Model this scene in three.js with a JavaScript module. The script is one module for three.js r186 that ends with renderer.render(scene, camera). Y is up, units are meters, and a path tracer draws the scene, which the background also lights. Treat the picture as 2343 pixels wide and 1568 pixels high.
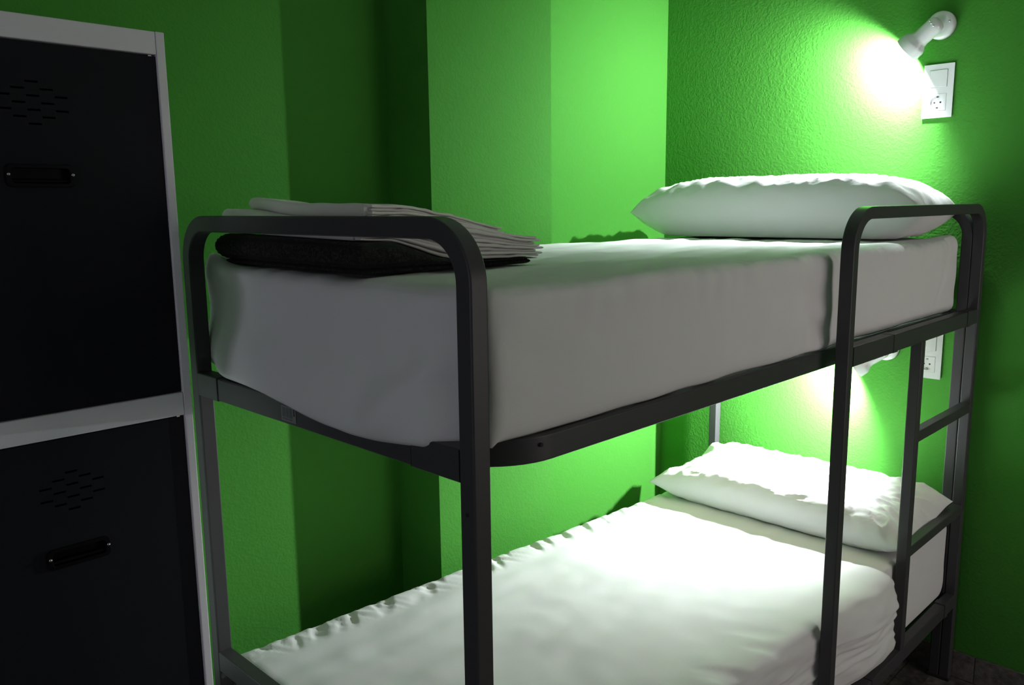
import * as THREE from 'three';
import { mergeGeometries } from 'three/addons/utils/BufferGeometryUtils.js';
import { RoundedBoxGeometry } from 'three/addons/geometries/RoundedBoxGeometry.js';
import { RectAreaLightUniformsLib } from 'three/addons/lights/RectAreaLightUniformsLib.js';
import { createNoise2D, createNoise3D } from 'simplex-noise';

// ---------------------------------------------------------------- camera, renderer, light
const scene = new THREE.Scene();
scene.background = new THREE.Color(0x000000);
const rad = Math.PI / 180;
const camera = new THREE.PerspectiveCamera(44.917, 2343 / 1568, 0.05, 50);
{
  const yaw = 45.2623 * rad, pitch = 9.4232 * rad, roll = -0.6637 * rad;
  const fwd = new THREE.Vector3(Math.sin(yaw) * Math.cos(pitch), -Math.sin(pitch), -Math.cos(yaw) * Math.cos(pitch));
  const right = new THREE.Vector3(Math.cos(yaw), 0, Math.sin(yaw));
  const up = new THREE.Vector3().crossVectors(right, fwd);
  const up2 = right.clone().multiplyScalar(-Math.sin(roll)).addScaledVector(up, Math.cos(roll));
  camera.position.set(-0.8025, 1.6976, 0.8779);
  camera.up.copy(up2);
  camera.lookAt(camera.position.clone().add(fwd));
}
const renderer = new THREE.WebGLRenderer({ antialias: true });
renderer.toneMapping = THREE.LinearToneMapping;
renderer.toneMappingExposure = 1.0;
renderer.shadowMap.enabled = true;
RectAreaLightUniformsLib.init();

// room extents
const XR = 2.27, XL = -3.0, ZB = -1.22, ZF = 2.5, HC = 2.75;
// fill light from two windows added on the unseen walls (meshes further down)
function fillLight(x, y, z, w, h, color, intensity, tx, ty, tz) {
  const l = new THREE.RectAreaLight(color, intensity, w, h);
  l.position.set(x, y, z); l.lookAt(tx, ty, tz); scene.add(l);
}
fillLight(1.7, 1.35, ZF - 0.05, 0.95, 1.2, new THREE.Color(1.0, 0.85, 0.88), 3.1, 1.7, 1.35, 0);
fillLight(XL + 0.05, 1.5, 0.3, 1.2, 1.2, new THREE.Color(0.85, 0.82, 1.0), 0.68, 0, 1.5, 0.3);
const LAMP_CD = [9.8, 13.4];

// ---------------------------------------------------------------- helpers
let seed = 12345;
const rnd = () => { seed = (seed * 1664525 + 1013904223) >>> 0; return seed / 4294967296; };
const n2 = createNoise2D(rnd), n3 = createNoise3D(rnd);
const V = (x, y, z) => new THREE.Vector3(x, y, z);
const lin = (r, g, b) => new THREE.Color().setRGB(r, g, b);
const sm = (a, b, x) => { const t = Math.min(1, Math.max(0, (x - a) / (b - a))); return t * t * (3 - 2 * t); };
const gauss = (x, s) => Math.exp(-(x * x) / (2 * s * s));
const used = {};
function topName(name) { const k = used[name] = (used[name] ?? -1) + 1; return k ? `${name}_${String(k).padStart(3, '0')}` : name; }
function mesh(name, geo, mat, parent) {
  const m = new THREE.Mesh(geo, mat); m.name = parent ? name : topName(name); m.castShadow = m.receiveShadow = true; (parent || scene).add(m); return m;
}
function thing(name, label, category, group) {
  const g = new THREE.Group(); g.name = topName(name); scene.add(g); g.userData = { label, category }; if (group) g.userData.group = group; return g;
}
function tag(o, label, category, group) { o.userData = { label, category }; if (group) o.userData.group = group; return o; }
function struct(o, label, category) { o.userData = { kind: 'structure', label, category }; return o; }
function box(x0, x1, y0, y1, z0, z1, r = 0) {
  const g = r ? new RoundedBoxGeometry(x1 - x0, y1 - y0, z1 - z0, 2, r) : new THREE.BoxGeometry(x1 - x0, y1 - y0, z1 - z0);
  g.translate((x0 + x1) / 2, (y0 + y1) / 2, (z0 + z1) / 2); return g;
}
function metreUV(g) {   // uv in metres, by the dominant direction of the normal
  const p = g.attributes.position, n = g.attributes.normal, uv = new Float32Array(p.count * 2);
  for (let i = 0; i < p.count; i++) {
    const ax = Math.abs(n.getX(i)), ay = Math.abs(n.getY(i)), az = Math.abs(n.getZ(i));
    if (ay >= ax && ay >= az) { uv[2 * i] = p.getX(i); uv[2 * i + 1] = p.getZ(i); }
    else if (ax >= az) { uv[2 * i] = p.getZ(i); uv[2 * i + 1] = p.getY(i); }
    else { uv[2 * i] = p.getX(i); uv[2 * i + 1] = p.getY(i); }
  }
  g.setAttribute('uv', new THREE.BufferAttribute(uv, 2)); return g;
}
const place = (g, x, y, z) => { g.translate(x, y, z); return g; };
// sweep of a rounded rectangular tube along planar points; n = plane normal, w in plane, d along n
function sweep(pts, n, w, d, r = 0.004, closed = false) {
  const sec = []; const hw = w / 2 - r, hd = d / 2 - r;
  for (const [sx, sy, a0] of [[1, 1, 0], [-1, 1, 90], [-1, -1, 180], [1, -1, 270]])
    for (let k = 0; k <= 3; k++) { const a = (a0 + k * 30) * rad; sec.push([sx * hw + r * Math.cos(a), sy * hd + r * Math.sin(a), Math.cos(a), Math.sin(a)]); }
  const S = sec.length, N = pts.length, pos = [], nor = [], idx = [];
  for (let i = 0; i < N; i++) {
    const a = pts[closed ? (i - 1 + N) % N : Math.max(0, i - 1)], b = pts[closed ? (i + 1) % N : Math.min(N - 1, i + 1)];
    const t = b.clone().sub(a).normalize(), m = new THREE.Vector3().crossVectors(n, t).normalize();
    for (const [u, v, nu, nv] of sec) {
      const P = pts[i].clone().addScaledVector(m, u).addScaledVector(n, v), Q = m.clone().multiplyScalar(nu).addScaledVector(n, nv);
      pos.push(P.x, P.y, P.z); nor.push(Q.x, Q.y, Q.z);
    }
  }
  const rows = closed ? N : N - 1;
  for (let i = 0; i < rows; i++) for (let k = 0; k < S; k++) {
    const a = i * S + k, b = i * S + (k + 1) % S, c = ((i + 1) % N) * S + k, e = ((i + 1) % N) * S + (k + 1) % S;
    idx.push(a, b, c, b, e, c);
  }
  if (!closed) for (const [i, s] of [[0, 1], [N - 1, -1]]) {
    const base = pos.length / 3, t = pts[Math.min(N - 1, i + 1)].clone().sub(pts[Math.max(0, i - 1)]).normalize().multiplyScalar(-s);
    for (let k = 0; k < S; k++) { const o = (i * S + k) * 3; pos.push(pos[o], pos[o + 1], pos[o + 2]); nor.push(t.x, t.y, t.z); }
    for (let k = 1; k < S - 1; k++) s > 0 ? idx.push(base, base + k + 1, base + k) : idx.push(base, base + k, base + k + 1);
  }
  const g = new THREE.BufferGeometry();
  g.setAttribute('position', new THREE.Float32BufferAttribute(pos, 3)); g.setAttribute('normal', new THREE.Float32BufferAttribute(nor, 3));
  g.setIndex(idx); return metreUV(g);
}
// hoop path: up at a0, across at the top, down at a1; f maps (along, height) to a point
function hoopPath(a0, a1, yb0, yb1, yt, R, f) {
  const o = [], s = Math.sign(a1 - a0); o.push(f(a0, yb0));
  for (let k = 0; k <= 14; k++) { const t = Math.PI - k / 14 * Math.PI / 2; o.push(f(a0 + s * (R + R * Math.cos(t)), yt - R + R * Math.sin(t))); }
  for (let k = 0; k <= 14; k++) { const t = Math.PI / 2 - k / 14 * Math.PI / 2; o.push(f(a1 - s * R + s * R * Math.cos(t), yt - R + R * Math.sin(t))); }
  o.push(f(a1, yb1)); return o;
}
// ---------------------------------------------------------------- procedural textures
function periodicNoise(N, cells) {   // smooth value noise, tileable
  const g = new Float32Array(cells * cells); for (let i = 0; i < g.length; i++) g[i] = rnd();
  const o = new Float32Array(N * N);
  for (let y = 0; y < N; y++) for (let x = 0; x < N; x++) {
    const fx = x / N * cells, fy = y / N * cells, ix = Math.floor(fx), iy = Math.floor(fy);
    let tx = fx - ix, ty = fy - iy; tx = tx * tx * (3 - 2 * tx); ty = ty * ty * (3 - 2 * ty);
    const a = g[iy % cells * cells + ix % cells], b = g[iy % cells * cells + (ix + 1) % cells], c = g[(iy + 1) % cells * cells + ix % cells], d = g[(iy + 1) % cells * cells + (ix + 1) % cells];
    o[y * N + x] = (a * (1 - tx) + b * tx) * (1 - ty) + (c * (1 - tx) + d * tx) * ty;
  }
  return o;
}
function dataTex(N, fn, srgb, rep) {
  const d = new Uint8Array(N * N * 4);
  for (let i = 0; i < N * N; i++) { const c = fn(i); d[4 * i] = c[0]; d[4 * i + 1] = c[1]; d[4 * i + 2] = c[2]; d[4 * i + 3] = 255; }
  const t = new THREE.DataTexture(d, N, N); t.wrapS = t.wrapT = THREE.RepeatWrapping; t.magFilter = THREE.LinearFilter; t.minFilter = THREE.LinearMipmapLinearFilter; t.generateMipmaps = true;
  if (srgb) t.colorSpace = THREE.SRGBColorSpace; if (rep) t.repeat.set(rep, rep); t.needsUpdate = true; return t;
}
const clamp255 = v => Math.max(0, Math.min(255, Math.round(v)));
const A1 = periodicNoise(1024, 150), A2 = periodicNoise(1024, 80), A3 = periodicNoise(1024, 9), A4 = periodicNoise(1024, 300);
const plasterBump = dataTex(1024, i => { const a = A1[i] * 0.55 + A2[i] * 0.45; const v = clamp255(255 * Math.min(1, Math.max(0, (a - 0.3) * 2.1)) * 0.9 + 20 * A4[i]); return [v, v, v]; }, false, 1 / 0.7);
const clothBump = dataTex(512, i => { const x = i % 512, y = (i / 512) | 0; const v = clamp255(128 + 60 * Math.sin(x * Math.PI / 2) * Math.sin(y * Math.PI / 2) + 60 * (A4[(y * 1024 + x)] - 0.5)); return [v, v, v]; }, false, 1 / 0.3);
const woolMap = dataTex(512, i => { const x = i % 512, y = (i / 512) | 0; const k = y * 1024 + x; const v = 25 + 22 * (A4[k] - 0.5) * 2 + 16 * (A1[k] - 0.5) * 2 + (rnd() > 0.985 ? 45 : 0); return [clamp255(v), clamp255(v * 0.98), clamp255(v * 0.94)]; }, true, 1 / 0.35);
const woolBump = dataTex(512, i => { const x = i % 512, y = (i / 512) | 0; const k = y * 1024 + x; const v = clamp255(255 * (0.6 * A4[k] + 0.4 * rnd())); return [v, v, v]; }, false, 1 / 0.35);
const tileMap = dataTex(512, i => { const x = i % 512, y = (i / 512) | 0; const k = y * 1024 + x; const v = 96 + 40 * (A2[k] - 0.5) + 40 * (A3[k] - 0.5) + 22 * (A4[k] - 0.5); return [clamp255(v * 1.02), clamp255(v * 0.98), clamp255(v * 0.94)]; }, true, 1 / 0.6);

// ---------------------------------------------------------------- materials
const M = {
  green: new THREE.MeshPhysicalMaterial({ color: lin(0.055, 0.235, 0.031), roughness: 0.75, specularIntensity: 0.16, bumpMap: plasterBump, bumpScale: 0.00045 }),
  white: new THREE.MeshStandardMaterial({ color: lin(0.56, 0.55, 0.54), roughness: 0.85, bumpMap: plasterBump, bumpScale: 0.0008 }),
  sheet: new THREE.MeshPhysicalMaterial({ color: lin(0.8, 0.8, 0.8), roughness: 0.9, specularIntensity: 0.25, sheen: 0.15, sheenRoughness: 0.6, bumpMap: clothBump, bumpScale: 0.0002 }),
  linen: new THREE.MeshPhysicalMaterial({ color: lin(0.78, 0.76, 0.74), roughness: 0.92, specularIntensity: 0.25, bumpMap: clothBump, bumpScale: 0.0002 }),
  wool: new THREE.MeshStandardMaterial({ map: woolMap, roughness: 1, bumpMap: woolBump, bumpScale: 0.002 }),
  frame: new THREE.MeshPhysicalMaterial({ color: lin(0.056, 0.054, 0.058), roughness: 0.42, specularIntensity: 0.6 }),
  rubberAndGap: new THREE.MeshStandardMaterial({ color: lin(0.015, 0.015, 0.015), roughness: 0.8 }),  // rubber feet, and the painted dark of joint gaps and holes
  wood: new THREE.MeshStandardMaterial({ color: lin(0.42, 0.19, 0.07), roughness: 0.7 }),
  lockerFrame: new THREE.MeshPhysicalMaterial({ color: lin(0.76, 0.75, 0.8), roughness: 0.45, specularIntensity: 0.5 }),
  lockerDoor: new THREE.MeshPhysicalMaterial({ color: lin(0.013, 0.015, 0.018), roughness: 0.5, specularIntensity: 0.12 }),
  handle: new THREE.MeshPhysicalMaterial({ color: lin(0.005, 0.005, 0.0055), roughness: 0.35, specularIntensity: 0.15 }),
  steel: new THREE.MeshStandardMaterial({ color: lin(0.55, 0.55, 0.56), roughness: 0.3, metalness: 1 }),
  enamel: new THREE.MeshPhysicalMaterial({ color: lin(0.7, 0.72, 0.72), roughness: 0.28, clearcoat: 0.5, clearcoatRoughness: 0.12 }),
  plastic: new THREE.MeshPhysicalMaterial({ color: lin(0.74, 0.74, 0.76), roughness: 0.3, specularIntensity: 0.5 }),
  bulb: new THREE.MeshStandardMaterial({ color: 0xffffff, emissive: 0xffffff, emissiveIntensity: 4, roughness: 0.4 }),
  tile: new THREE.MeshPhysicalMaterial({ map: tileMap, color: lin(0.9, 0.88, 0.86), roughness: 0.45 }),
  grout: new THREE.MeshStandardMaterial({ color: lin(0.16, 0.155, 0.15), roughness: 0.95 }),
  fill_pane1: new THREE.MeshStandardMaterial({ color: 0xffffff, emissive: lin(1.0, 0.86, 0.88), emissiveIntensity: 1.0, roughness: 0.9 }),  // glow of the added fill panel in the front wall
  fill_pane2: new THREE.MeshStandardMaterial({ color: 0xffffff, emissive: lin(0.85, 0.82, 1.0), emissiveIntensity: 1.2, roughness: 0.9 }),  // cool glow of the added fill panel in the left wall
};

// ---------------------------------------------------------------- the room
const T = 0.12;
struct(mesh('wall_right', metreUV(box(XR, XR + T, -0.1, HC, ZB - T, ZF + T)), M.green), 'green plastered wall behind the reading lamps', 'wall');
struct(mesh('wall_back', metreUV(box(XL - T, XR, -0.1, HC, ZB - T, ZB)), M.green), 'green plastered wall along the bunk bed', 'wall');
struct(mesh('wall_pillar', metreUV(box(0.785, 1.31, 0, HC, ZB, -1.02)), M.green), 'green plastered pillar standing out of the wall behind the bunk', 'pillar');
struct(mesh('wall_left', metreUV(box(XL - T, XL, -0.1, HC, ZB, ZF + T)), M.white), 'white plastered wall beyond the locker', 'wall');
struct(mesh('wall_front', metreUV(box(XL, XR, -0.1, HC, ZF, ZF + T)), M.white), 'white plastered wall facing the bunk', 'wall');
struct(mesh('ceiling', metreUV(box(XL - T, XR + T, HC, HC + T, ZB - T, ZF + T)), M.white), 'white plastered ceiling', 'ceiling');
const floor = struct(mesh('floor', metreUV(box(XL, XR, -0.1, -0.004, ZB, ZF)), M.grout), 'grey stone-look tiled floor', 'floor');
{
  const s = 0.41;
  for (let x = XR - 0.16 - s; x > XL - s; x -= s) for (let z = ZB - 0.1; z < ZF; z += s) {
    const xa = Math.max(XL, x) + 0.002, xb = x + s - 0.002, za = Math.max(ZB, z) + 0.002, zb = Math.min(ZF, z + s) - 0.002;
    if (xb - xa > 0.02 && zb - za > 0.02) mesh('tile', metreUV(box(xa, xb, -0.006, 0, za, zb)), M.tile, floor);
  }
  for (let z = ZB - 0.1; z < ZF; z += s) mesh('tile', metreUV(box(XR - 0.16 + 0.002, XR, -0.006, 0, Math.max(ZB, z) + 0.002, Math.min(ZF, z + s) - 0.002)), M.tile, floor);
}
const bb = struct(mesh('baseboard_right', box(XR - 0.006, XR, 0, 0.097, ZB, ZF), M.grout), 'grey stone-look tile baseboard under the green wall', 'baseboard');
for (let z = 0.128 - 0.42 * 4; z < ZF; z += 0.42) {
  const a = Math.max(ZB + 0.002, z + 0.002), b = Math.min(ZF, z + 0.418); if (b - a > 0.02) mesh('tile', metreUV(box(XR - 0.011, XR - 0.002, 0.001, 0.1, a, b, 0.002)), M.tile, bb);
}
function addedWindowUnit(label, along, c, w, h, y, plane, m) {   // added windows for fill light; along 'x': in wall_front, 'z': in wall_left
  const g = new THREE.Group(); g.name = `window_${along === 'x' ? 1 : 2}`; scene.add(g); struct(g, label, 'window');
  const P = (a0, a1, y0, y1, d0, d1) => along === 'x' ? box(a0, a1, y0, y1, plane - d1, plane - d0) : box(plane + d0, plane + d1, y0, y1, a0, a1);
  mesh('fill_pane', P(c - w / 2, c + w / 2, y - h / 2, y + h / 2, 0.004, 0.012), m, g);
  for (const s of [-1, 1]) { mesh('added_window_frame', P(c + s * w / 2 - 0.03 * 0 + (s < 0 ? -0.05 : 0), c + s * w / 2 + (s > 0 ? 0.05 : 0), y - h / 2 - 0.05, y + h / 2 + 0.05, 0, 0.03), M.plastic, g); }
  for (const s of [-1, 1]) mesh('added_window_frame', P(c - w / 2, c + w / 2, s > 0 ? y + h / 2 : y - h / 2 - 0.05, s > 0 ? y + h / 2 + 0.05 : y - h / 2, 0, 0.03), M.plastic, g);
}
addedWindowUnit('unseen added fill-light panel with a frame in the white wall facing the bunk', 'x', 1.7, 0.95, 1.2, 1.35, ZF, M.fill_pane1);
addedWindowUnit('unseen added cool fill-light panel with a frame in the white wall beyond the locker', 'z', 0.3, 1.2, 1.2, 1.5, XL, M.fill_pane2);

// ---------------------------------------------------------------- bunk bed frame
const bed = thing('bunk_bed', 'dark grey metal bunk bed with rounded hoop ends and a ladder', 'bunk bed');
const YT = 1.682;
{
  const tx = 0.0353, tz = 0.0337, W = 0.95;
  const NX = V(1, 0, 0), NZ = V(0, 0, 1), NY = V(0, 1, 0);
  // foot hoop and head hoop, across the bed
  const footX = tx / 2, hx = 2.2134, headX = hx + tx / 2;
  const hoop = (x, z0, z1) => sweep(hoopPath(z0, z1, 0.012, 0.012, YT - 0.017, 0.083, (a, y) => V(x, y, a)), NX, 0.034, tx, 0.004);
  mesh('foot_hoop', hoop(footX, -tz / 2, -W + tz / 2), M.frame, bed);
  mesh('head_hoop', hoop(headX, 0.009, -0.921), M.frame, bed);
  for (const [x, z] of [[footX, -tz / 2], [footX, -W + tz / 2], [headX, 0.009], [headX, -0.921]]) mesh('rubber_foot', box(x - 0.02, x + 0.02, 0, 0.014, z - 0.02, z + 0.02, 0.003), M.rubberAndGap, bed);
  // cross bars
  const yU = 1.2815;
  for (const [x, za, zb, y0, h] of [[footX, -W + tz, -tz, yU, 0.05], [footX, -W + tz, -tz, 0.601, 0.05], [footX, -W + tz, -tz, 0.28, 0.05], [headX, -0.904, -0.008, yU, 0.05], [headX, -0.904, -0.008, 0.601, 0.05], [headX, -0.904, -0.008, 0.28, 0.05]])
    mesh('cross_bar', sweep([V(x, y0 + h / 2, za), V(x, y0 + h / 2, zb)], NX, h, 0.033, 0.003), M.frame, bed);
  for (const [x, s] of [[footX, -1], [headX, -1]]) for (const y0 of [yU, 0.28]) {
    if (x === footX) {
      for (const [za, zb, zs] of [[-W + tz, -0.826, -0.824], [-0.149, -tz, -0.151]]) {
        mesh('corner_sleeve', sweep([V(x, y0 + 0.025, za), V(x, y0 + 0.025, zb)], NX, 0.053, 0.0362, 0.003), M.frame, bed);
        mesh('joint_gap_shade', box(x - 0.0172, x + 0.0172, y0 - 0.0005, y0 + 0.0505, zs - 0.0012, zs + 0.0012), M.rubberAndGap, bed);  // near-black strip, the shade of an open joint gap as colour
      }
    }
  }
  // bed base frames with rounded corners at the foot
  const loop = (y) => {
    const zf = -0.0055 - 0.014, zb = -0.93 + 0.014, x0 = 0.052, x1 = 2.19, R = 0.13, R2 = 0.03, o = [];
    const arc = (cx, cz, r, a0, a1) => { for (let k = 0; k <= 12; k++) { const a = a0 + (a1 - a0) * k / 12; o.push(V(cx + r * Math.cos(a), y, cz + r * Math.sin(a))); } };
    arc(x0 + R, zf - R, R, Math.PI, Math.PI / 2); arc(x1 - R2, zf - R2, R2, Math.PI / 2, 0); arc(x1 - R2, zb + R2, R2, 0, -Math.PI / 2); arc(x0 + R, zb + R, R, -Math.PI / 2, -Math.PI);
    return sweep(o, NY, 0.028, 0.046, 0.004, true);
  };
  for (const y of [yU + 0.0235, 0.3035]) {
    mesh('base_frame', loop(y), M.frame, bed);
    for (let k = 0; k < 12; k++) { const x = 0.2 + k * 0.165; mesh('slat', box(x, x + 0.07, y + 0.012, y + 0.0245, -0.9, -0.045, 0.002), M.wood, bed); }
  }
  // guard hoop on the front, its legs down to the floor
  const gz = 0.06 - 0.01675, gx = 1.1895 + 0.0156, gx2 = hx + 0.0156;
  mesh('guard_hoop', sweep(hoopPath(gx, gx2, 0.012, 0.012, 1.6844 - 0.0156, 0.094, (a, y) => V(a, y, gz)), NZ, 0.0312, 0.0335, 0.004), M.frame, bed);
  for (const x of [gx, gx2]) mesh('rubber_foot', box(x - 0.018, x + 0.018, 0, 0.014, gz - 0.019, gz + 0.019, 0.003), M.rubberAndGap, bed);
  // side bars of the guard and ladder unit
  const rail = (y0, a, b) => sweep([V(a, y0 + 0.024, gz), V(b, y0 + 0.024, gz)], NZ, 0.048, 0.033, 0.004);
  for (const y0 of [1.2925, 0.2815]) {
    mesh('guard_rail', rail(y0, gx + 0.0156, gx2 - 0.0156), M.frame, bed);
    for (const [xa, xb] of [[gx + 0.0156, 1.478], [2.105, gx2 - 0.0156]].slice(0, y0 > 1 ? 2 : 2)) {
      if (xa < 1.5) mesh('rail_sleeve', sweep([V(xa, y0 + 0.024, gz), V(xb, y0 + 0.024, gz)], NZ, 0.0505, 0.0355, 0.004), M.frame, bed);
      const xj = xa < 1.5 ? xb : xa;
      mesh('joint_gap_shade', box(xj, xj + 0.005, y0 - 0.0006, y0 + 0.0486, gz - 0.0171, gz + 0.0171), M.rubberAndGap, bed);  // dark of the rail joint gap, painted as a black strip
      mesh('bracket', sweep([V(xj + 0.005, y0 + 0.024, gz), V(xj + 0.034, y0 + 0.024, gz)], NZ, 0.051, 0.0362, 0.002), M.frame, bed);
    }
  }
  // ladder
  const sx = 1.7064 + 0.0156;
  mesh('ladder_stile', sweep([V(sx, 0.328, gz), V(sx, 1.2935, gz)], NZ, 0.0312, 0.0325, 0.004), M.frame, bed);
  for (const y of [0.987, 0.626]) mesh('rung', sweep([V(sx + 0.014, y + 0.0165, gz), V(gx2 - 0.014, y + 0.0165, gz)], NZ, 0.033, 0.031, 0.003), M.frame, bed);
  // barcode sticker on the foot bar
  const c = document.createElement('canvas'); c.width = 256; c.height = 128; const k = c.getContext('2d');
  k.fillStyle = '#8a8a8a'; k.fillRect(0, 0, 256, 128); k.fillStyle = '#1c1c1e';
  let px = 16; while (px < 200) { const w = 2 + Math.floor(rnd() * 5); k.fillRect(px, 10, w, 84); px += w + 2 + Math.floor(rnd() * 5); }
  for (let q = 0; q < 9; q++) k.fillRect(20 + q * 20, 102, 12, 12);
  k.fillRect(212, 10, 30, 60);
  const lt = new THREE.CanvasTexture(c); lt.colorSpace = THREE.SRGBColorSpace;
  const lm = new THREE.MeshStandardMaterial({ map: lt, color: lin(0.75, 0.75, 0.78), roughness: 0.5 });
  const lg = new THREE.BoxGeometry(0.053, 0.03, 0.0006); lg.rotateY(-Math.PI / 2);
  const st = mesh('barcode_sticker', place(lg, -0.0002 + 0.0009, 1.3025, -0.529), lm, bed); st.userData.label = 'small grey barcode sticker';
  // bolt holes: their inner shade painted as near-black discs
  const hole = (x, y, z, alongX) => { const g = new THREE.CylinderGeometry(0.0035, 0.0035, 0.002, 16); alongX ? g.rotateZ(Math.PI / 2) : g.rotateX(Math.PI / 2); mesh('bolt_hole_shade', place(g, x, y, z), M.rubberAndGap, bed); };
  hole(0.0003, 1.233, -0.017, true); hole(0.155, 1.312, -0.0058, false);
}

// ---------------------------------------------------------------- mattresses
function softBox(b, r, seg, disp) {
  const [x0, x1, y0, y1, z0, z1] = b, g = new THREE.BoxGeometry(x1 - x0, y1 - y0, z1 - z0, ...seg);
  const c = V((x0 + x1) / 2, (y0 + y1) / 2, (z0 + z1) / 2), h = V((x1 - x0) / 2, (y1 - y0) / 2, (z1 - z0) / 2);
  const p = g.attributes.position, q = V(), inner = V(), d = V();
  // push the grid lines towards the edges so that the roundings have vertices
  const warp = (t, hh, rr) => { const a = Math.abs(t) / hh, e = Math.min(0.9, 2.2 * rr / hh); const k = 1 - e * 0.55; const out = a < k ? a * ((1 - e) / k) : (1 - e) + (a - k) / (1 - k) * e; return Math.sign(t) * out * hh; };
  for (let i = 0; i < p.count; i++) {
    q.set(warp(p.getX(i), h.x, r), warp(p.getY(i), h.y, r), warp(p.getZ(i), h.z, r));
    inner.set(Math.max(-h.x + r, Math.min(h.x - r, q.x)), Math.max(-h.y + r, Math.min(h.y - r, q.y)), Math.max(-h.z + r, Math.min(h.z - r, q.z)));
    d.subVectors(q, inner); if (d.lengthSq() > 1e-12) d.normalize();
    q.copy(inner).addScaledVector(d, r).add(c);
    disp(q, d); p.setXYZ(i, q.x, q.y, q.z);
  }
  return weld(g);
}
function weld(g) {   // one smooth surface: shared corners, averaged normals
  const p = g.attributes.position, map = new Map(), id = new Uint32Array(p.count), pos = [];
  for (let i = 0; i < p.count; i++) {
    const key = `${Math.round(p.getX(i) * 2e5)},${Math.round(p.getY(i) * 2e5)},${Math.round(p.getZ(i) * 2e5)}`;
    let k = map.get(key); if (k === undefined) { k = pos.length / 3; map.set(key, k); pos.push(p.getX(i), p.getY(i), p.getZ(i)); } id[i] = k;
  }
  const idx = [], src = g.index.array;
  for (let i = 0; i < src.length; i += 3) { const a = id[src[i]], b = id[src[i + 1]], c = id[src[i + 2]]; if (a !== b && b !== c && a !== c) idx.push(a, b, c); }
  const o = new THREE.BufferGeometry(); o.setAttribute('position', new THREE.Float32BufferAttribute(pos, 3)); o.setIndex(idx); o.computeVertexNormals(); return metreUV(o);
}
{
  const top = 1.572, bot = 1.334;
  const g = softBox([0.042, 2.205, bot, top, -0.93, -0.006], 0.03, [300, 40, 140], (q, n) => {
    const fx = sm(0.12, 0.03, q.x), up = sm(top - 0.03, top, q.y), lowf = (q.y - bot) / (top - bot), zin = (q.z + 0.93) / 0.924;
    // foot end bulges between the posts, hangs lower in the middle
    const mid = sm(-0.9, -0.76, q.z) * sm(-0.04, -0.12, q.z);
    q.x -= fx * mid * (0.02 + 0.038 * sm(0.75, 0.0, lowf));
    q.y -= sm(0.05, 0.6, -n.x) * sm(0.35, 0.0, lowf) * 0.042 * gauss(q.z + 0.33, 0.2);
    q.z -= 0.035 * sm(0.5, 0.05, q.x) * sm(-0.6, -0.93, q.z);
    // lumps in the cloth
    const wob = n3(q.x * 3.2, q.y * 5, q.z * 3.2) * 0.5 + n3(q.x * 8, q.y * 9, q.z * 8 + 7) * 0.3;
    const side = 1 - Math.abs(n.y);
    q.x += n.x * wob * 0.012 * side; q.z += n.z * wob * 0.007 * side;
    q.y += Math.max(0, n.y) * (wob * 0.004 + 0.003 * n2(q.x * 1.5, q.z * 9 + q.x * 2));
    // rear corner of the sheet stands up; head corner too
    q.y += up * 0.03 * gauss(q.x - 0.06, 0.03) * gauss(q.z + 0.94, 0.04);
    q.y += up * 0.012 * gauss(q.x - 2.19, 0.05) * gauss(q.z + 0.02, 0.05) ;
    // front side: trough beside the guard leg, slanting folds
    if (n.z > 0.2) {
      const xc = 1.125 + 0.012 * Math.sin(lowf * 6) ;
      q.z -= 0.017 * gauss(q.x - xc - 0.02 * n2(lowf * 2.5, 5), 0.036 + 0.012 * n2(8, lowf * 2)) * sm(0, 0.15, lowf) * (0.75 + 0.4 * n2(3, lowf * 3));
      q.z += 0.009 * gauss(q.x - 1.2, 0.04) + 0.007 * gauss(q.x - 1.04, 0.05);
      const fold = q.x - 2.06 - (lowf - 0.5) * 0.12; q.z -= 0.006 * gauss(fold, 0.012) * sm(0, 0.3, lowf);
      q.z += 0.004 * n2(q.x * 14, lowf * 1.5) * sm(0.55, 1, lowf);
      // sag of the lower hem over the rail
      q.y -= sm(0.2, 0, lowf) * (0.0085 + 0.003 * n2(q.x * 4, 3));
    }
    // small gathers along the top front edge
    if (n.y > 0.2) q.y -= 0.0035 * sm(-0.09, -0.01, q.z) * Math.max(0, n2(q.x * 26, q.z * 3)) * (0.4 + gauss(q.x - 1.1, 0.3) + sm(1.5, 2, q.x));
    if (n.x < -0.2) { // slanting creases of the foot end
      const cr = 1.2 * sm(0, 0.2, lowf) * -n.x;
      q.x -= cr * (0.009 * gauss(q.z + 0.17 - (lowf - 0.3) * 0.3, 0.03) - 0.008 * gauss(q.z + 0.27 - (lowf - 0.3) * 0.3, 0.04)) * sm(0.75, 0.2, lowf);
      q.x += 0.022 * gauss(q.z + 0.83, 0.1) * sm(0.1, 0.5, lowf) * sm(1.05, 0.8, lowf) * -n.x;
    }
    void zin;
  });
  tag(mesh('mattress', g, M.sheet), 'white-sheeted mattress on the upper bunk, folded linen on its foot end', 'mattress', 'sheeted mattresses');
}
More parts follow.
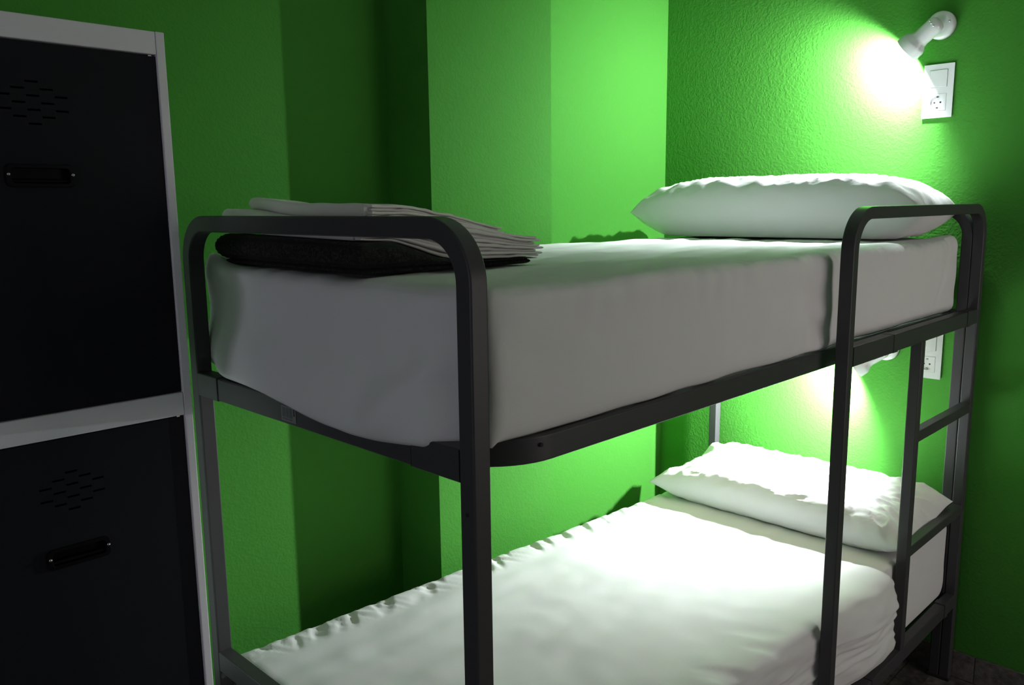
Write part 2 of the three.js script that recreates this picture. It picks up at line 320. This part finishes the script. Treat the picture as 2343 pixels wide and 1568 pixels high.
{
  const top = 0.598, bot = 0.33;
  const g = softBox([0.045, 2.205, bot, top, -0.94, 0.0], 0.04, [320, 40, 150], (q, n) => {
    const lowf = (q.y - bot) / (top - bot);
    const wob = n3(q.x * 3 + 20, q.y * 5, q.z * 3) * 0.5 + n3(q.x * 8 + 9, q.y * 9, q.z * 8) * 0.3, side = 1 - Math.abs(n.y);
    q.x += n.x * wob * 0.01 * side; q.z += n.z * wob * 0.006 * side;
    q.y += Math.max(0, n.y) * (wob * 0.004 + 0.0025 * n2(q.x * 2 + q.z * 2, q.z * 8));
    if (n.z > 0.05) {
      q.z += n.z * 0.034 * gauss(q.x - 1.5, 0.13) * sm(1.7, 1.66, q.x) * (0.55 + 0.45 * Math.sin(lowf * 3));
      q.z -= 0.01 * gauss(q.x - 1.72, 0.03);
      q.z += n.z * 0.005 * n2(q.x * 5, lowf * 9) ;
      const c = q.x - 1.93 - (lowf - 0.5) * 0.16; q.z -= 0.005 * gauss(c, 0.014) * n.z;
      q.z += n.z * 0.006 * Math.sin(lowf * 14 + q.x * 3) * gauss(q.x - 1.55, 0.2);
    }
    { const dz = (q.x - 0.9) * 0.06; q.z = q.z + dz; if (q.z > 0.018 && q.x > 1.64) q.z = 0.018 + (q.z - 0.018) * 0.08; }
    // gathers of the elastic along the wall side and the front top edge
    if (n.y > 0.05) {
      const zr = q.z - (q.x - 0.9) * 0.06, gth = Math.max(0, n2(q.x * 15 + q.z * 7, q.z * 4)) + 0.5 * Math.max(0, n2(q.x * 34 - q.z * 14, 9));
      q.y -= 0.011 * gth * sm(-0.81, -0.9, zr) * (0.25 + 0.75 * sm(-0.94, -0.905, zr)) * n.y;
      q.y -= 0.008 * Math.max(0, n2(q.x * 10 - q.z * 6, q.z * 3)) * sm(-0.2, -0.03, q.z) * sm(1.35, 0.8, q.x);
    }
  });
  tag(mesh('mattress', g, M.sheet), 'white-sheeted mattress on the lower bunk', 'mattress', 'sheeted mattresses');
}

// ---------------------------------------------------------------- pillows
function pillowGeo(a, b, c, flat, wrinkle, sd) {   // a along local x, b along local z, height y; lies on y = 0
  const N = 130, Mm = 90, pos = [], idx = [];
  const add = (u, v, top) => {
    const U = Math.sin(u * Math.PI / 2), W = Math.sin(v * Math.PI / 2);
    const X = a * U * (1 - 0.05 * (1 - W * W)), Z = b * W * (1 - 0.09 * (1 - U * U));
    const e = Math.pow(Math.max(0, 1 - Math.pow(Math.abs(U), 5)), 0.62) * Math.pow(Math.max(0, 1 - Math.pow(Math.abs(W), 6)), 0.5);
    const edge = 1 - e;
    let y;
    const r = Math.atan2(W * b, (Math.abs(U) - 0.55) * a), q = Math.hypot(W * b, (Math.abs(U) - 0.55) * a);
    const radial = n2(r * 3.2 + sd + Math.sign(U) * 5, q * 3 + sd) * sm(0.45, 0.9, Math.abs(U));
    const cross = n2(U * 5 + W * 2 + sd, W * 3.4 - U * 2 + sd) ;
    const ridge = 1 - Math.abs(n2(U * 4.2 - W * 1.5 + sd * 2, W * 2.2 + U * 1.1)), fine = 1 - Math.abs(n2(U * 10 + W * 5 + sd, W * 4 - U * 3));
    const wr = wrinkle * (0.9 * radial * edge ** 0.5 + 0.35 * cross + 0.45 * Math.pow(ridge, 4) * e + 0.3 * Math.pow(fine, 5) * (0.3 + edge) * e);
    if (top) y = flat + (c - flat) * e + wr * Math.min(1, e * 3);
    else y = Math.max(0, flat - 1.35 * flat * e + wr * 0.4 * Math.min(1, e * 3));
    pos.push(X, y, Z);
  };
  for (const top of [true, false]) for (let j = 0; j <= Mm; j++) for (let i = 0; i <= N; i++) add(i / N * 2 - 1, j / Mm * 2 - 1, top);
  const S = (N + 1) * (Mm + 1);
  for (const t of [0, 1]) for (let j = 0; j < Mm; j++) for (let i = 0; i < N; i++) {
    const k = t * S + j * (N + 1) + i, l = k + N + 1;
    t ? idx.push(k, k + 1, l, k + 1, l + 1, l) : idx.push(k, l, k + 1, k + 1, l, l + 1);
  }
  const g = new THREE.BufferGeometry(); g.setAttribute('position', new THREE.Float32BufferAttribute(pos, 3)); g.setIndex(idx); return g;
}
function pillow(label, a, b, c, flat, wr, sd, x, y, z, turn, tilt, roll, bend) {
  const g = pillowGeo(a, b, c, flat, wr, sd), p = g.attributes.position;
  for (let i = 0; i < p.count; i++) bend(p, i);
  g.rotateX(tilt); g.rotateZ(roll);
  const m = mesh('pillow', weld(g), M.sheet); m.position.set(x, y, z); m.rotation.y = turn;
  tag(m, label, 'pillow', 'white bed pillows'); return m;
}
// local x runs along the pillow's length: turned so that +x points to the front of the bed
pillow('plump white pillow on the upper bunk below the reading lamp', 0.515, 0.205, 0.205, 0.085, 0.011, 3.1, 1.99, 1.579, -0.52, -90 * rad + 4 * rad, 0, 0,
  (p, i) => { const X = p.getX(i); if (X < -0.3) p.setY(i, p.getY(i) + 0.0 * X); });
pillow('flatter white pillow on the lower bunk against the head end', 0.47, 0.215, 0.135, 0.05, 0.014, 8.7, 1.93, 0.6, -0.42, -90 * rad, 0, 0,
  (p, i) => { const Z = p.getZ(i); p.setY(i, p.getY(i) + 0.04 * sm(-0.05, -0.22, Z)); });

// ---------------------------------------------------------------- folded linen on the foot end of the upper bunk
function slab(fn, nx, nz, r, seg = 5) {
  // closed thin cushion: fn(u, v) gives {x, z, y0, y1}; the rim is rounded
  const pos = [], idx = [], Nu = nx + 2 * seg, Nv = nz + 2 * seg;
  const par = (k, n, N) => { if (k < seg) { const a = k / seg * Math.PI / 2; return [1 - Math.cos(0) + 0 + (-r * Math.sin(Math.PI / 2 - a)), Math.sin(a), 0]; } if (k > N - seg) { const a = (N - k) / seg * Math.PI / 2; return [r * Math.sin(Math.PI / 2 - a), Math.sin(a), 1]; } return [0, 1, (k - seg) / n]; };
  for (const t of [1, -1]) for (let j = 0; j <= Nv; j++) for (let i = 0; i <= Nu; i++) {
    const [du, hu, u] = par(i, nx, Nu), [dv, hv, v] = par(j, nz, Nv);
    const s = fn(u, v), ym = (s.y0 + s.y1) / 2, h = (s.y1 - s.y0) / 2;
    pos.push(s.x + du * s.ux[0] + dv * s.vx[0], ym + t * h * Math.min(hu, hv), s.z + du * s.ux[1] + dv * s.vx[1]);
  }
  const S = (Nu + 1) * (Nv + 1);
  for (const t of [0, 1]) for (let j = 0; j < Nv; j++) for (let i = 0; i < Nu; i++) {
    const k = t * S + j * (Nu + 1) + i, l = k + Nu + 1;
    t ? idx.push(k, k + 1, l, k + 1, l + 1, l) : idx.push(k, l, k + 1, k + 1, l, l + 1);
  }
  const g = new THREE.BufferGeometry(); g.setAttribute('position', new THREE.Float32BufferAttribute(pos, 3)); g.setIndex(idx); return weld(g);
}
// quad helper: corners (x, z) given as foot-rear, head-rear, foot-front, head-front; u: rear to front, v: foot to head
function quad(c, heights) {
  return (u, v) => {
    const L = (a, b, t) => a + (b - a) * t;
    const ax = L(c[0][0], c[2][0], u), az = L(c[0][1], c[2][1], u), bx = L(c[1][0], c[3][0], u), bz = L(c[1][1], c[3][1], u);
    const x = L(ax, bx, v), z = L(az, bz, v), [y0, y1] = heights(u, v, x, z);
    const ul = Math.hypot(c[2][0] - c[0][0], c[2][1] - c[0][1]), vl = Math.hypot(c[1][0] - c[0][0], c[1][1] - c[0][1]);
    return { x, z, y0, y1, ux: [(c[2][0] - c[0][0]) / ul, (c[2][1] - c[0][1]) / ul], vx: [(c[1][0] - c[0][0]) / vl, (c[1][1] - c[0][1]) / vl] };
  };
}
const MT = 1.577;
const blanketTop = (u, v) => MT + 0.016 + 0.05 * (1 - sm(0.08, 0.55, v)) * (1 - 0.16 * u) - 0.004 * v;
{
  const t = thing('folded_blanket', 'dark grey wool blanket folded under the white sheets', 'blanket');
  const cs = [[0.078, -0.87], [0.45, -0.85], [0.068, -0.352], [0.447, -0.335]];
  const lo = (u, v) => MT + 0.011;
  mesh('fold', slab(quad(cs.map(([x, z]) => [x + 0.004, z]), (u, v, x, z) => [MT - 0.001 + 0.003 * 0, lo(u, v)]), 30, 30, 0.014), M.wool, t);
  mesh('fold', slab(quad(cs, (u, v) => [lo(u, v) - 0.001, blanketTop(u, v) + 0.0015 * n2(u * 4, v * 4)]), 30, 30, 0.026), M.wool, t);
}
function foldedSheet(label, cs, n, th, base, edge, drop) {
  const t = thing('folded_sheet', label, 'sheet', 'folded sheets on the upper bunk');
  for (let k = 0; k < n; k++) {
    const e = edge[k % edge.length];
    const c = cs.map(([x, z], q) => [x + (q % 2 ? e : -e * 0.4), z + (q > 1 ? e * 0.9 : -e * 0.5)]);
    mesh('fold', slab(quad(c, (u, v, x, z) => {
      const y = base(u, v, x, z) + k * th * drop(u, v);
      const w = 0.0012 * n2(u * 5 + k, v * 7) + 0.001 * n2(u * 11, v * 3 + k * 3);
      return [y + w * 0.6, y + th * drop(u, v) * 0.93 + w];
    }), 34, 34, th * 0.5, 4), M.linen, t);
  }
  // the closed fold at the rear end wraps the layers
  const H = n * th, L = (p, q, f) => [p[0] + (q[0] - p[0]) * f, p[1] + (q[1] - p[1]) * f], w = 0.96;
  const rc = [[cs[0][0] - 0.002, cs[0][1] - 0.008], [cs[1][0] - 0.02, cs[1][1] - 0.008], L(cs[0], cs[2], w), L(cs[1], cs[3], w)]; rc[3] = [rc[3][0] - 0.02, rc[3][1]]; rc[2] = [rc[2][0] - 0.002, rc[2][1]];
  mesh('fold', slab(quad(rc, (u, v, x, z) => { const y = base(u * w, v, x, z); return [y - 0.0006, y + H * drop(u * w, v) + 0.0012 + 0.001 * n2(u * 3, v * 4)]; }), 24, 30, 0.011, 8), M.linen, t);
  return t;
}
const onBlanket = (u, v) => blanketTop(u, v) + 0.002 + 0.012 * sm(0.35, 0, u);
const thick1 = (u, v) => 0.62 + 0.5 * sm(0.1, 0.45, v) - 0.45 * sm(0.5, 1, v);
foldedSheet('thicker folded white sheet lying on the dark blanket', [[0.085, -0.875], [0.47, -0.85], [0.075, -0.37], [0.47, -0.31]], 8, 0.0078,
  (u, v) => onBlanket(u, v), [0, 0.006, -0.004, 0.008, 0.002, -0.006, 0.004, -0.002], thick1);
foldedSheet('thinner folded white sheet on top of the linen pile', [[0.15, -0.87], [0.46, -0.83], [0.13, -0.41], [0.45, -0.40]], 4, 0.0064,
  (u, v, x, z) => { const U = (z + 0.87) / 0.53, W = (x - 0.08) / 0.39; return onBlanket(U, W) + 8 * 0.0078 * thick1(U, W) + 0.001; }, [0, 0.005, -0.003, 0.003], (u, v) => 1 - 0.35 * v);

// ---------------------------------------------------------------- locker
{
  const t = thing('locker', 'metal locker with dark doors and a light grey frame at the foot of the bunk', 'locker');
  const zf = -0.72, x1 = -0.103, xd = -0.1215, xc = -0.335, xdl = 2 * xc - xd, x0 = 2 * xc - x1, zb = ZB + 0.005;
  const levels = [[1.338, 1.981], [0.649, 1.292], [0.09, 0.603]];
  mesh('side_panel', box(x1 - 0.0165, x1, 0.0, 2.0225, zb, zf, 0.002), M.lockerFrame, t);
  mesh('side_panel', box(x0, x0 + 0.0165, 0.0, 2.0225, zb, zf, 0.002), M.lockerFrame, t);
  mesh('back_panel', box(x0 + 0.0165, x1 - 0.0165, 0.02, 2.02, zb, zb + 0.004), M.lockerFrame, t);
  mesh('top_panel', box(x0 + 0.0168, x1 - 0.0172, 1.981, 2.022, zb + 0.004, zf, 0.002), M.lockerFrame, t);
  for (const [a, b] of [[1.292, 1.338], [0.603, 0.649], [0.0, 0.09]]) mesh('cross_rail', box(x0 + 0.0168, x1 - 0.0172, a, b, zb + 0.004, zf, 0.002), M.lockerFrame, t);
  for (const [a, b] of levels) {
    const y0 = a + 0.002, y1 = b - 0.003, s = new THREE.Shape(); s.moveTo(xdl, y0); s.lineTo(xd, y0); s.lineTo(xd, y1); s.lineTo(xdl, y1); s.closePath();
    const top = b - 0.067;
    [[0], [-1, 1], [-2, 0, 2], [-1, 1], [-2, 0, 2], [-1, 1], [0]].forEach((row, r) => row.forEach(k => {
      const cx = xc + k * 0.0224, cy = top - r * 0.0117, h = new THREE.Path(); h.moveTo(cx - 0.0105, cy - 0.0018); h.lineTo(cx - 0.0105, cy + 0.0018); h.lineTo(cx + 0.0105, cy + 0.0018); h.lineTo(cx + 0.0105, cy - 0.0018); h.closePath(); s.holes.push(h);
    }));
    // recess of the handle
    const hy = b - 0.2245, rr = (w, hh, r, P) => { P.moveTo(xc - w + r, hy - hh); P.lineTo(xc + w - r, hy - hh); P.quadraticCurveTo(xc + w, hy - hh, xc + w, hy - hh + r); P.lineTo(xc + w, hy + hh - r); P.quadraticCurveTo(xc + w, hy + hh, xc + w - r, hy + hh); P.lineTo(xc - w + r, hy + hh); P.quadraticCurveTo(xc - w, hy + hh, xc - w, hy + hh - r); P.lineTo(xc - w, hy - hh + r); P.quadraticCurveTo(xc - w, hy - hh, xc - w + r, hy - hh); return P; };
    s.holes.push(rr(0.049, 0.0155, 0.008, new THREE.Path()));
    const g = new THREE.ExtrudeGeometry(s, { depth: 0.01, bevelEnabled: false, curveSegments: 8 }); g.translate(0, 0, zf - 0.016);
    const door = mesh('door', g, M.lockerDoor, t);
    const ring = rr(0.054, 0.0185, 0.011, new THREE.Shape()); ring.holes.push(rr(0.047, 0.0135, 0.007, new THREE.Path()));
    const hg = new THREE.ExtrudeGeometry(ring, { depth: 0.003, bevelEnabled: true, bevelSize: 0.001, bevelThickness: 0.001, bevelSegments: 2, curveSegments: 8 }); hg.translate(0, 0, zf - 0.006);
    const cup = box(xc - 0.0485, xc + 0.0485, hy - 0.015, hy + 0.015, zf - 0.036, zf - 0.02);
    mesh('handle', mergeGeometries([hg.toNonIndexed ? (hg.index ? hg.toNonIndexed() : hg) : hg, cup.toNonIndexed()]), M.handle, door);
    const bar = new THREE.CylinderGeometry(0.004, 0.004, 0.094, 12); bar.rotateZ(Math.PI / 2); mesh('handle_grip', place(bar, xc, hy - 0.009, zf - 0.012), M.handle, door);
    for (const sgn of [-1, 1]) { const k = new THREE.SphereGeometry(0.0032, 12, 8); mesh('handle_rivet', place(k, xc + sgn * 0.0505, hy + 0.002, zf - 0.002), M.steel, door); }
    mesh('hinge_pin', box(xd - 0.012, xd - 0.006, b - 0.0035, b - 0.0012, zf - 0.01, zf - 0.006), M.steel, t);
  }
}

// ---------------------------------------------------------------- reading lamps and switch plates on the right wall
function lathe(pts, seg = 40) { return new THREE.LatheGeometry(pts.map(([r, y]) => new THREE.Vector2(r, y)), seg); }
function wallLamp(label, y, z, axis, joint, candela) {
  const t = thing('reading_lamp', label, 'lamp', 'reading lamps'); t.position.set(XR, y, z);
  const bg = lathe([[0.0001, 0.026], [0.03, 0.026], [0.04, 0.023], [0.045, 0.017], [0.046, 0.0], [0.0001, 0.0]]); bg.rotateZ(Math.PI / 2);
  const b = mesh('base', bg, M.enamel, t);
  for (const s of [-1, 1]) { const g = new THREE.SphereGeometry(0.004, 12, 8); mesh('screw', place(g, -0.025, s * 0.008, 0.03 * s), M.steel, b); }
  const a = axis.clone().normalize();
  const rear = joint.clone();
  // swivel between base and head
  const arm = new THREE.CapsuleGeometry(0.011, rear.distanceTo(V(-0.02, 0, 0)), 6, 16); const q = new THREE.Quaternion().setFromUnitVectors(V(0, 1, 0), rear.clone().sub(V(-0.02, 0, 0)).normalize());
  arm.applyQuaternion(q); arm.translate((rear.x - 0.02) / 2, rear.y / 2, rear.z / 2); mesh('swivel', arm, M.enamel, t);
  // shade: closed behind, open in front, with real wall thickness
  const prof = [[0.0001, -0.022], [0.016, -0.021], [0.024, -0.016], [0.0275, -0.006], [0.028, 0.0], [0.028, 0.05], [0.031, 0.06], [0.039, 0.07], [0.043, 0.078], [0.045, 0.104], [0.0435, 0.104], [0.0415, 0.079], [0.0375, 0.072], [0.029, 0.062], [0.026, 0.05], [0.026, 0.0], [0.0001, -0.002]];
  const sg = lathe(prof, 48), qs = new THREE.Quaternion().setFromUnitVectors(V(0, 1, 0), a);
  sg.applyQuaternion(qs); sg.translate(rear.x, rear.y, rear.z); const sh = mesh('shade', sg, M.enamel, t);
  const bl = lathe([[0.0001, 0.092], [0.012, 0.0915], [0.026, 0.089], [0.033, 0.084], [0.034, 0.078], [0.024, 0.064], [0.018, 0.045], [0.0001, 0.045]], 32); bl.applyQuaternion(qs); bl.translate(rear.x, rear.y, rear.z); mesh('bulb', bl, M.bulb, sh);
  // cooling slots at the rear of the shade
  for (let k = -1; k <= 2; k++) { const g = new THREE.SphereGeometry(0.0035, 10, 8); const ang = k * 0.42 + 2.6; const v = V(0.027 * Math.cos(ang), -0.004, 0.027 * Math.sin(ang)).applyQuaternion(qs).add(rear); mesh('vent_hole', place(g, v.x, v.y, v.z), M.steel, sh); }
  const L = new THREE.SpotLight(new THREE.Color(0.9, 0.955, 1.0), candela, 0, 84 * rad, 0.55, 2);
  const lp = rear.clone().addScaledVector(a, 0.0965); L.position.copy(lp); L.target.position.copy(lp.clone().add(a)); L.castShadow = true; L.shadow.radius = 0.6; L.shadow.mapSize.set(2048, 2048); L.shadow.bias = -0.0005;
  t.add(L); t.add(L.target); L.name = 'lamp_light'; L.target.name = 'lamp_target';
}
wallLamp('white reading lamp on the wall above the upper bunk', 2.27, -0.132, V(0.02, -0.62, -0.78), V(-0.076, -0.011, 0.0), LAMP_CD[0]);
wallLamp('white reading lamp on the wall below the upper bunk', 1.17, -0.243, V(-0.28, -0.58, -0.76), V(-0.07, -0.004, 0.004), LAMP_CD[1]);

function switchPlate(label, y1, z1) {   // top right corner of the plate
  const t = thing('switch_plate', label, 'socket', 'switch plates'); t.position.set(XR, y1, z1);
  const W = 0.096, H = 0.175;
  const P = (z0, z2, y0, y2, d0, d1, r) => box(-d1, -d0, y0, y2, z0, z2, r);
  const s = new THREE.Shape(); s.moveTo(-W, -H); s.lineTo(0, -H); s.lineTo(0, 0); s.lineTo(-W, 0); s.closePath();
  const win = (a, b) => { const h = new THREE.Path(); h.moveTo(-W + 0.02, a); h.lineTo(-W + 0.02, b); h.lineTo(-0.02, b); h.lineTo(-0.02, a); h.closePath(); s.holes.push(h); };
  win(-0.0755, -0.0185); win(-0.1525, -0.0965);
  const g = new THREE.ExtrudeGeometry(s, { depth: 0.004, bevelEnabled: true, bevelSize: -0.0015, bevelOffset: 0, bevelThickness: 0.0015, bevelSegments: 3 });
  g.rotateY(-Math.PI / 2); g.scale(1, 1, 1);   // shape x becomes z
  mesh('frame', g, M.plastic, t);
  mesh('rocker', P(-W + 0.0205, -0.0205, -0.075, -0.019, 0.001, 0.0072, 0.001), M.plastic, t);
  const so = new THREE.Shape(); so.moveTo(-W + 0.0205, -0.152); so.lineTo(-0.0205, -0.152); so.lineTo(-0.0205, -0.097); so.lineTo(-W + 0.0205, -0.097); so.closePath();
  const hc = new THREE.Path(); hc.absarc(-W / 2, -0.1245, 0.0215, 0, Math.PI * 2, true); so.holes.push(hc);
  const sg = new THREE.ExtrudeGeometry(so, { depth: 0.0062, bevelEnabled: false, curveSegments: 24 }); sg.rotateY(-Math.PI / 2);
  const sk = mesh('socket_insert', sg, M.plastic, t);
  const cup = new THREE.CylinderGeometry(0.0215, 0.0215, 0.002, 32); cup.rotateZ(Math.PI / 2); mesh('socket_cup', place(cup, -0.0015, -0.1245, -W / 2), M.plastic, sk);
  for (const k of [[0.0095, 0], [-0.0095, 0]]) { const h = new THREE.CylinderGeometry(0.003, 0.003, 0.001, 14); h.rotateZ(Math.PI / 2); mesh('pin_hole', place(h, -0.0028, -0.1245 + k[1], -W / 2 + k[0]), M.rubberAndGap, sk); }  // flat dark discs, the shade inside the pin holes as colour
  for (const k of [1, -1]) mesh('earth_clip', P(-W / 2 - 0.003, -W / 2 + 0.003, -0.1245 + k * 0.0175 - 0.0025, -0.1245 + k * 0.0175 + 0.0025, 0.002, 0.006), M.steel, sk);
}
switchPlate('white light switch and socket plate beside the upper reading lamp', 2.147, -0.082);
switchPlate('white light switch and socket plate seen through the ladder', 1.252, -0.056);

renderer.render(scene, camera);
